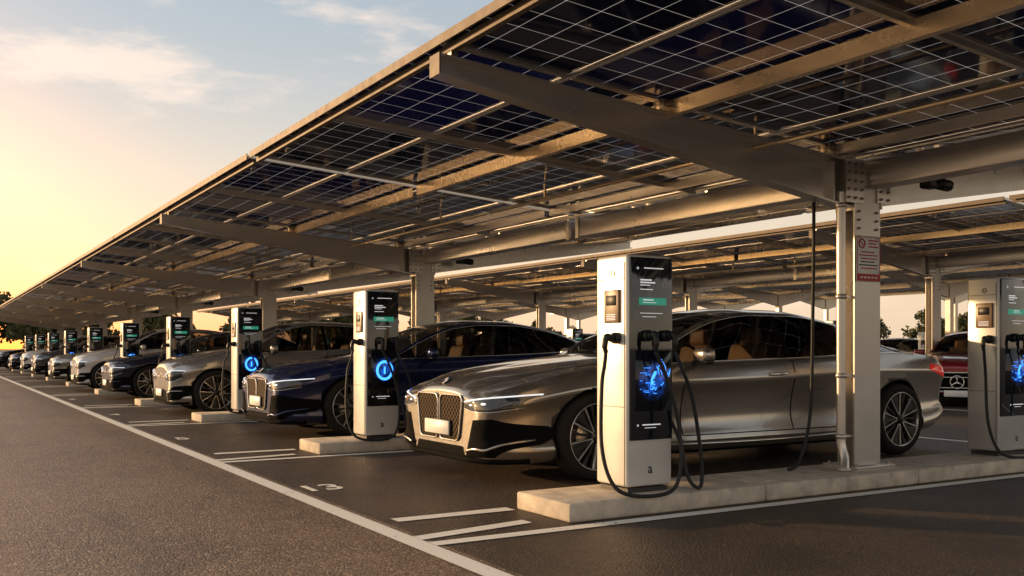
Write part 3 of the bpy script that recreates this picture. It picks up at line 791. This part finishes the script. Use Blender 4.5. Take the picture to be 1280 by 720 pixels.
    if style=='kidney':
        m=MB(); p=top_pt(.07*k,0); Mx=Matrix.Translation(p+Vector((-.005,0,.008)))@Matrix.Rotation(R(-38),4,'Y')
        m.cyl((0,0,-.004),(0,0,.004),.048,0,28,M=Mx)
        for q in range(4):
            a0=q*math.pi/2; V=[(0,0,.0055)]+[(.034*math.cos(a0+t),.034*math.sin(a0+t),.0055) for t in np.linspace(0,math.pi/2,7)]
            m.add(V,[(0,i,i+1) for i in range(1,7)],1 if q%2 else 2,False,Mx)
        m.build('emblem',[M_blk,M_bluep,M_plate],root)
    m=MB(); m.tube([offs(front_pt,y_,.20,.004) for y_ in np.linspace(-.87*Ws,.87*Ws,40)],.024,0,8); m.build('front_lip',[M_int],root)
    m=MB(); m.box((.2,0,.45*Hs),(3.3*k,1.5*Ws,.08),0); m.bbox((2.15*k-L/2,0,.86*Hs),(.5,1.45*Ws,.22),.06,0,2)
    m.box((-.02,0,.62),(1.6*k,.22,.3),0); m.bbox((5.0*k-L/2,0,.92*Hs),(.55,1.3*Ws,.06),.02,0,1)
    st=[(2.55*k-L/2+.05-.06*math.sin(a),-.38+.18*math.cos(a),.98*Hs+.17*math.sin(a)) for a in np.linspace(0,2*math.pi,24,endpoint=False)]
    m.tube(st,.013,0,6,closed=True)
    m.build('dashboard',[M_dash],root)
    for (sx,sy) in ((3.05,-.38),(3.05,.38),(4.15,-.38),(4.15,.38)):
        m=MB(); x0=sx*k-L/2
        m.bbox((x0-.02,sy,.60*Hs),(.50,.48,.16),.05,0,2)
        m.bbox((x0+.27,sy,.88*Hs),(.13,.46,.58),.055,0,3,M=Matrix.Translation((x0+.27,sy,.86*Hs))@Matrix.Rotation(R(16),4,'Y')@Matrix.Translation((-x0-.27,-sy,-.86*Hs)))
        m.bbox((x0+.37,sy,1.24*Hs),(.09,.26,.17),.04,0,3); m.cyl((x0+.36,sy,1.10*Hs),(x0+.37,sy,1.22*Hs),.02,1,8)
        m.build('seat',[M_seat,M_dash],root)
    for wx in WX:
        for s in(-1,1):
            w=empty('wheel',(wx-L/2,s*.862*Ws,WR)); w.parent=root; w.rotation_euler=(0,random.uniform(0,6) if s<0 else 0,0 if s<0 else math.pi)
            mko('tyre',TY,w); mko('rim',RIM,w)
    return root
m=MB(); m.lathe([(.282,-.100),(.296,-.112),(.33,-.114),(.357,-.102),(.371,-.078),(.3745,-.04),(.3748,.04),(.371,.078),(.357,.102),(.33,.114),(.285,.112),(.262,.10)],(0,0,0),0,56)
TY=m.mesh('tyre',[M_tyre])
m=MB(); m.lathe([(.286,-.100),(.286,-.112),(.279,-.113),(.272,-.098),(.262,-.05),(.255,.10)],(0,0,0),0,56)
m.lathe([(.0,-.0),(.256,.0),(.256,.02),(0,.02)],(0,0,0),1,40); m.lathe([(0,-.035),(.17,-.035),(.175,-.02),(.17,-.01)],(0,0,0),2,40)
m.lathe([(0,-.108),(.030,-.108),(.034,-.10),(.055,-.098),(.060,-.085),(.060,-.04)],(0,0,0),1,24)
def spoke(m,p0,p1,wd,y0,y1,mi):
    t=(p1-p0).normalized(); w_=Vector((-t.z,0,t.x)); V=[]
    n_=len(wd)
    for i_ in range(n_):
        p=p0.lerp(p1,i_/(n_-1)); yy=y0+(y1-y0)*i_/(n_-1)
        for q in((-1,.007),(-.6,0),(.6,0),(1,.007),(1,.04),(-1,.04)): V.append(p+w_*wd[i_]*q[0]+Vector((0,yy+q[1],0)))
    F=[]
    for kk in range(n_-1):
        for jj in range(6): F.append((kk*6+jj,kk*6+(jj+1)%6,kk*6+6+(jj+1)%6,kk*6+6+jj))
    m.add(V,F,mi,False)
for i in range(5):
    for da in(-9,9):
        a=R(72*i+da*1.9); a2=R(72*i+da*.6)
        spoke(m,Vector((.04*math.cos(a2),0,.04*math.sin(a2))),Vector((.272*math.cos(a),0,.272*math.sin(a))),(.009,.008,.012),-.098,-.106,0)
    a=R(72*i)
    spoke(m,Vector((.05*math.cos(a),0,.05*math.sin(a))),Vector((.272*math.cos(a),0,.272*math.sin(a))),(.012,.030,.072),-.090,-.096,1)
    a=R(72*i+36)
    spoke(m,Vector((.05*math.cos(a),0,.05*math.sin(a))),Vector((.272*math.cos(a),0,.272*math.sin(a))),(.012,.010,.022),-.080,-.088,1)
RIM=m.mesh('rim',[M_rim,M_rimd,M_bolt])

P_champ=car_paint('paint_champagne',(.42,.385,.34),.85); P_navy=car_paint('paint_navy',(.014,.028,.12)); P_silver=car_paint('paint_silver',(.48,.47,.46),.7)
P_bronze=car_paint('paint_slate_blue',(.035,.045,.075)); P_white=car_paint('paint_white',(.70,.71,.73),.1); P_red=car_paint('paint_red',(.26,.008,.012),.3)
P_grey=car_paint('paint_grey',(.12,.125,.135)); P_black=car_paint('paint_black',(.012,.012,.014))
gA='electric cars parked nose-out under the solar carport'
def at(nose,y,L): return (nose+L/2,y,.004)
c1=make_car(P_champ,'kidney',5.95,loc=at(3.82,CARY[0],5.95),category='car',group=gA,label='silver champagne sedan with twin mesh grilles parked beside charging station')
c2=make_car(P_navy,'kidney',5.7,1.0,1.0,loc=at(3.66,CARY[1],5.7),category='car',group=gA,label='dark navy blue sedan with twin grilles parked between charging stations')
c3=make_car(P_silver,'ev',4.8,1.06,.97,suv=1.0,loc=at(3.45,CARY[2],4.8),category='car',group=gA,label='silver grey hatchback with plain nose parked under solar carport')
c4=make_car(P_bronze,'ev',5.2,1.0,.98,loc=at(3.4,CARY[3],5.2),category='car',group=gA,label='dark slate blue sedan parked under solar carport')
c5=make_car(P_white,'ev',4.5,1.10,.97,suv=1.2,loc=at(3.3,CARY[4],4.5),category='car',group=gA,label='white compact hatchback parked beside a charging station')
def recol(root,newp,old):
    def rec(o):
        if o.type=='MESH' and old.name in [s.name for s in o.data.materials if s]:
            o.data=o.data.copy()
            for i,s in enumerate(o.data.materials):
                if s and s.name==old.name: o.data.materials[i]=newp
        for ch in o.children: rec(ch)
    rec(root); return root
def dup(src,old,newp,nose,y,L,label):
    r=copy_thing(src,at(nose,y,L),label=label)
    if newp is not old: recol(r,newp,old)
    return r
dup(c4,P_bronze,P_silver,3.3,CARY[5],5.2,'silver sedan parked under solar carport')
dup(c3,P_silver,P_grey,3.3,CARY[6],4.8,'dark grey hatchback parked under solar carport')
dup(c5,P_white,P_white,3.3,CARY[7],4.5,'white compact hatchback parked beside a charging station')
dup(c4,P_bronze,P_bronze,3.2,CARY[8],5.2,'dark slate blue sedan parked under solar carport')
dup(c3,P_silver,P_black,3.0,CARY[9],4.8,'black hatchback parked at the end of the row')
a25=R(25)
cr=make_car(P_red,'star',5.0,.98,.97,loc=(16.75+2.5*math.cos(a25),11.35+2.5*math.sin(a25),.004),category='car',group=gA,label='dark red sedan with star emblem grille parked in the next row')
cr.rotation_euler=(0,0,a25)
x_=dup(c4,P_bronze,P_silver,22.9,15.8,5.2,'silver sedan parked behind a dark red sedan')
dup(c3,P_silver,P_silver,16.9,17.9,4.8,'silver grey hatchback with plain nose parked under solar carport')
dup(c4,P_bronze,P_black,17.3,23.35,5.2,'black sedan parked in the next row')
dup(c5,P_white,P_white,17.3,28.2,4.5,'white compact hatchback parked in the next row')
dup(c4,P_bronze,P_grey,17.3,34.0,5.2,'grey sedan parked in the next row')
dup(c3,P_silver,P_navy,17.3,40.2,4.8,'navy hatchback parked in the next row')
dup(c4,P_bronze,P_silver,17.3,45.3,5.2,'silver sedan parked in the next row')
for i,(y,p,l) in enumerate(((19.0,P_silver,'silver'),(23.5,P_black,'black'),(28.4,P_grey,'grey'),(34,P_silver,'silver'),(40,P_red,'dark red'),(46,P_grey,'grey'))):
    dup(c4,P_bronze,p,28.2,y,5.2,l+' sedan parked in the far row')

# ------------------------------------------------------------------ trees
def tree_mesh(seed,h):
    rnd=random.Random(seed); t=MB()
    t.tube(catmull([(0,0,0),(.1,0,h*.2),(-.05,.1,h*.45),(.1,.05,h*.75)],4),[.22*(1-.07*i) for i in range(13)],0,8)
    cr=MB(); cl=[]
    for i in range(30):
        a=rnd.uniform(0,6.28); r=rnd.uniform(.1,.36)*h; z=h*rnd.uniform(.22,.97); r*=1.15-abs(z/h-.55)*1.5
        cl.append((r*math.cos(a),r*math.sin(a),z,rnd.uniform(.09,.17)*h))
        if i<12: t.tube([(0,0,z*.6),(r*.5*math.cos(a),r*.5*math.sin(a),z*.85),(r*math.cos(a),r*math.sin(a),z)],[.08,.05,.02],0,5)
    for (x,y,z,s) in cl:
        for q in range(75):
            v=Vector((rnd.gauss(0,1),rnd.gauss(0,1),rnd.gauss(0,.8))); v=v.normalized()*s*rnd.uniform(.5,1.1)
            p=Vector((x,y,z))+v; e=Euler((rnd.uniform(0,6),rnd.uniform(0,6),rnd.uniform(0,6))).to_matrix(); sz=rnd.uniform(.12,.26)
            cr.add([p+e@Vector(c)*sz for c in((-1,-.6,0),(1,-.5,.1),(.9,.6,0),(-.8,.7,-.1))],[(0,1,2,3)])
    return t.mesh('trunk',[M_trunk]),cr.mesh('crown',[M_leaf])
TM=[tree_mesh(s,h) for s,h in((1,6.0),(2,7.0),(3,5.0))]
rnd=random.Random(9)
tp=[]
for i in range(36): tp.append((-34+i*3.1+rnd.uniform(-1,1),122+rnd.uniform(-6,8),1))
for i in range(44): tp.append((82+rnd.uniform(-4,8),4+i*2.7+rnd.uniform(-1,1),.72))
for i,(x,y,k_) in enumerate(tp):
    e=empty('tree',(x,y,0),category='tree',group='trees along the edge of the lot',label='leafy green tree at the edge of the parking lot')
    e.rotation_euler=(0,0,rnd.uniform(0,6)); s=rnd.uniform(.7,1.15)*k_; e.scale=(s,s,s)
    a,b=TM[i%3]; mko('trunk',a,e); mko('crown',b,e)

# ------------------------------------------------------------------ world, sun, camera
SAZ=-38; SEL=9
w=bpy.data.worlds.new('World'); scene.world=w; w.use_nodes=True; nt=w.node_tree; nt.nodes.clear(); L=nt.links
out=N(nt,'ShaderNodeOutputWorld'); bg=N(nt,'ShaderNodeBackground'); 
sky=N(nt,'ShaderNodeTexSky'); sky.sky_type='NISHITA'; sky.sun_disc=False; sky.sun_elevation=R(SEL); sky.sun_rotation=R(SAZ); sky.air_density=1.2; sky.dust_density=3; sky.ozone_density=1
tc=N(nt,'ShaderNodeTexCoord'); D=tc.outputs['Generated']
sp=N(nt,'ShaderNodeSeparateXYZ'); L.new(D,sp.inputs[0])
GA=-5
sunv=Vector((math.sin(R(GA))*math.cos(R(1)),math.cos(R(GA))*math.cos(R(1)),math.sin(R(1))))
dp=N(nt,'ShaderNodeVectorMath',operation='DOT_PRODUCT'); L.new(D,dp.inputs[0]); dp.inputs[1].default_value=sunv
g=mathn(nt,'MAXIMUM',dp.outputs['Value'],0.)
el=mathn(nt,'MAXIMUM',sp.outputs[2],0.)
me_=N(nt,'ShaderNodeMapRange',interpolation_type='SMOOTHSTEP',inp={1:0.,2:.36}); L.new(el,me_.inputs[0])
c=mixc(nt,me_.outputs[0],(1.0,.76,.52),(.36,.43,.50))
c=mixc(nt,mathn(nt,'POWER',g,1.2),mixc(nt,.5,c,(.50,.41,.34)),c)
hz=mathn(nt,'POWER',mathn(nt,'SUBTRACT',1.,el),18.)
gl1=mathn(nt,'MULTIPLY',mathn(nt,'POWER',g,7.),hz)
gl2=mathn(nt,'POWER',g,60.)
c=mixc(nt,gl1,c,(2.2,.62,.07))
c=mixc(nt,1.,c,mixc(nt,gl2,(0,0,0),(1.8,.50,.05)),'ADD')
vr=N(nt,'ShaderNodeVectorRotate',rotation_type='Z_AXIS'); vr.inputs['Angle'].default_value=R(-14); L.new(D,vr.inputs['Vector'])
mp=N(nt,'ShaderNodeMapping'); mp.inputs['Scale'].default_value=(2.6,2.6,9.5); mp.inputs['Location'].default_value=(.3,1.1,.4); L.new(vr.outputs[0],mp.inputs[0])
cn=N(nt,'ShaderNodeTexNoise',inp={'Scale':1.6,'Detail':10,'Roughness':.6}); L.new(mp.outputs[0],cn.inputs['Vector'])
cm=N(nt,'ShaderNodeMapRange',interpolation_type='SMOOTHSTEP',inp={1:.52,2:.68,3:0.,4:.65}); L.new(cn.outputs[0],cm.inputs[0])
c=mixc(nt,cm.outputs[0],c,(1.05,.80,.64))
mul=N(nt,'ShaderNodeVectorMath',operation='SCALE'); mul.inputs['Scale'].default_value=.05; L.new(sky.outputs[0],mul.inputs[0])
c=mixc(nt,1.,c,mul.outputs[0],'ADD')
L.new(c,bg.inputs[0]); bg.inputs[1].default_value=1.0; L.new(bg.outputs[0],out.inputs[0])

sd=bpy.data.lights.new('sun','SUN'); sd.energy=5; sd.angle=R(.6); sd.color=(1,.62,.30)
so=bpy.data.objects.new('sun',sd); COL.objects.link(so)
sv=Vector((math.sin(R(SAZ))*math.cos(R(SEL)),math.cos(R(SAZ))*math.cos(R(SEL)),math.sin(R(SEL))))
so.rotation_euler=sv.to_track_quat('Z','Y').to_euler()
cd=bpy.data.cameras.new('camera'); cd.lens=33.92; cd.shift_y=.0594; cd.clip_end=6000; cd.clip_start=.05
co=bpy.data.objects.new('camera',cd); COL.objects.link(co); co.location=(0,0,1.12); co.rotation_euler=(R(90),0,R(-31.1)); scene.camera=co
scene.view_settings.view_transform='Standard'; scene.view_settings.look='None'; scene.view_settings.exposure=0
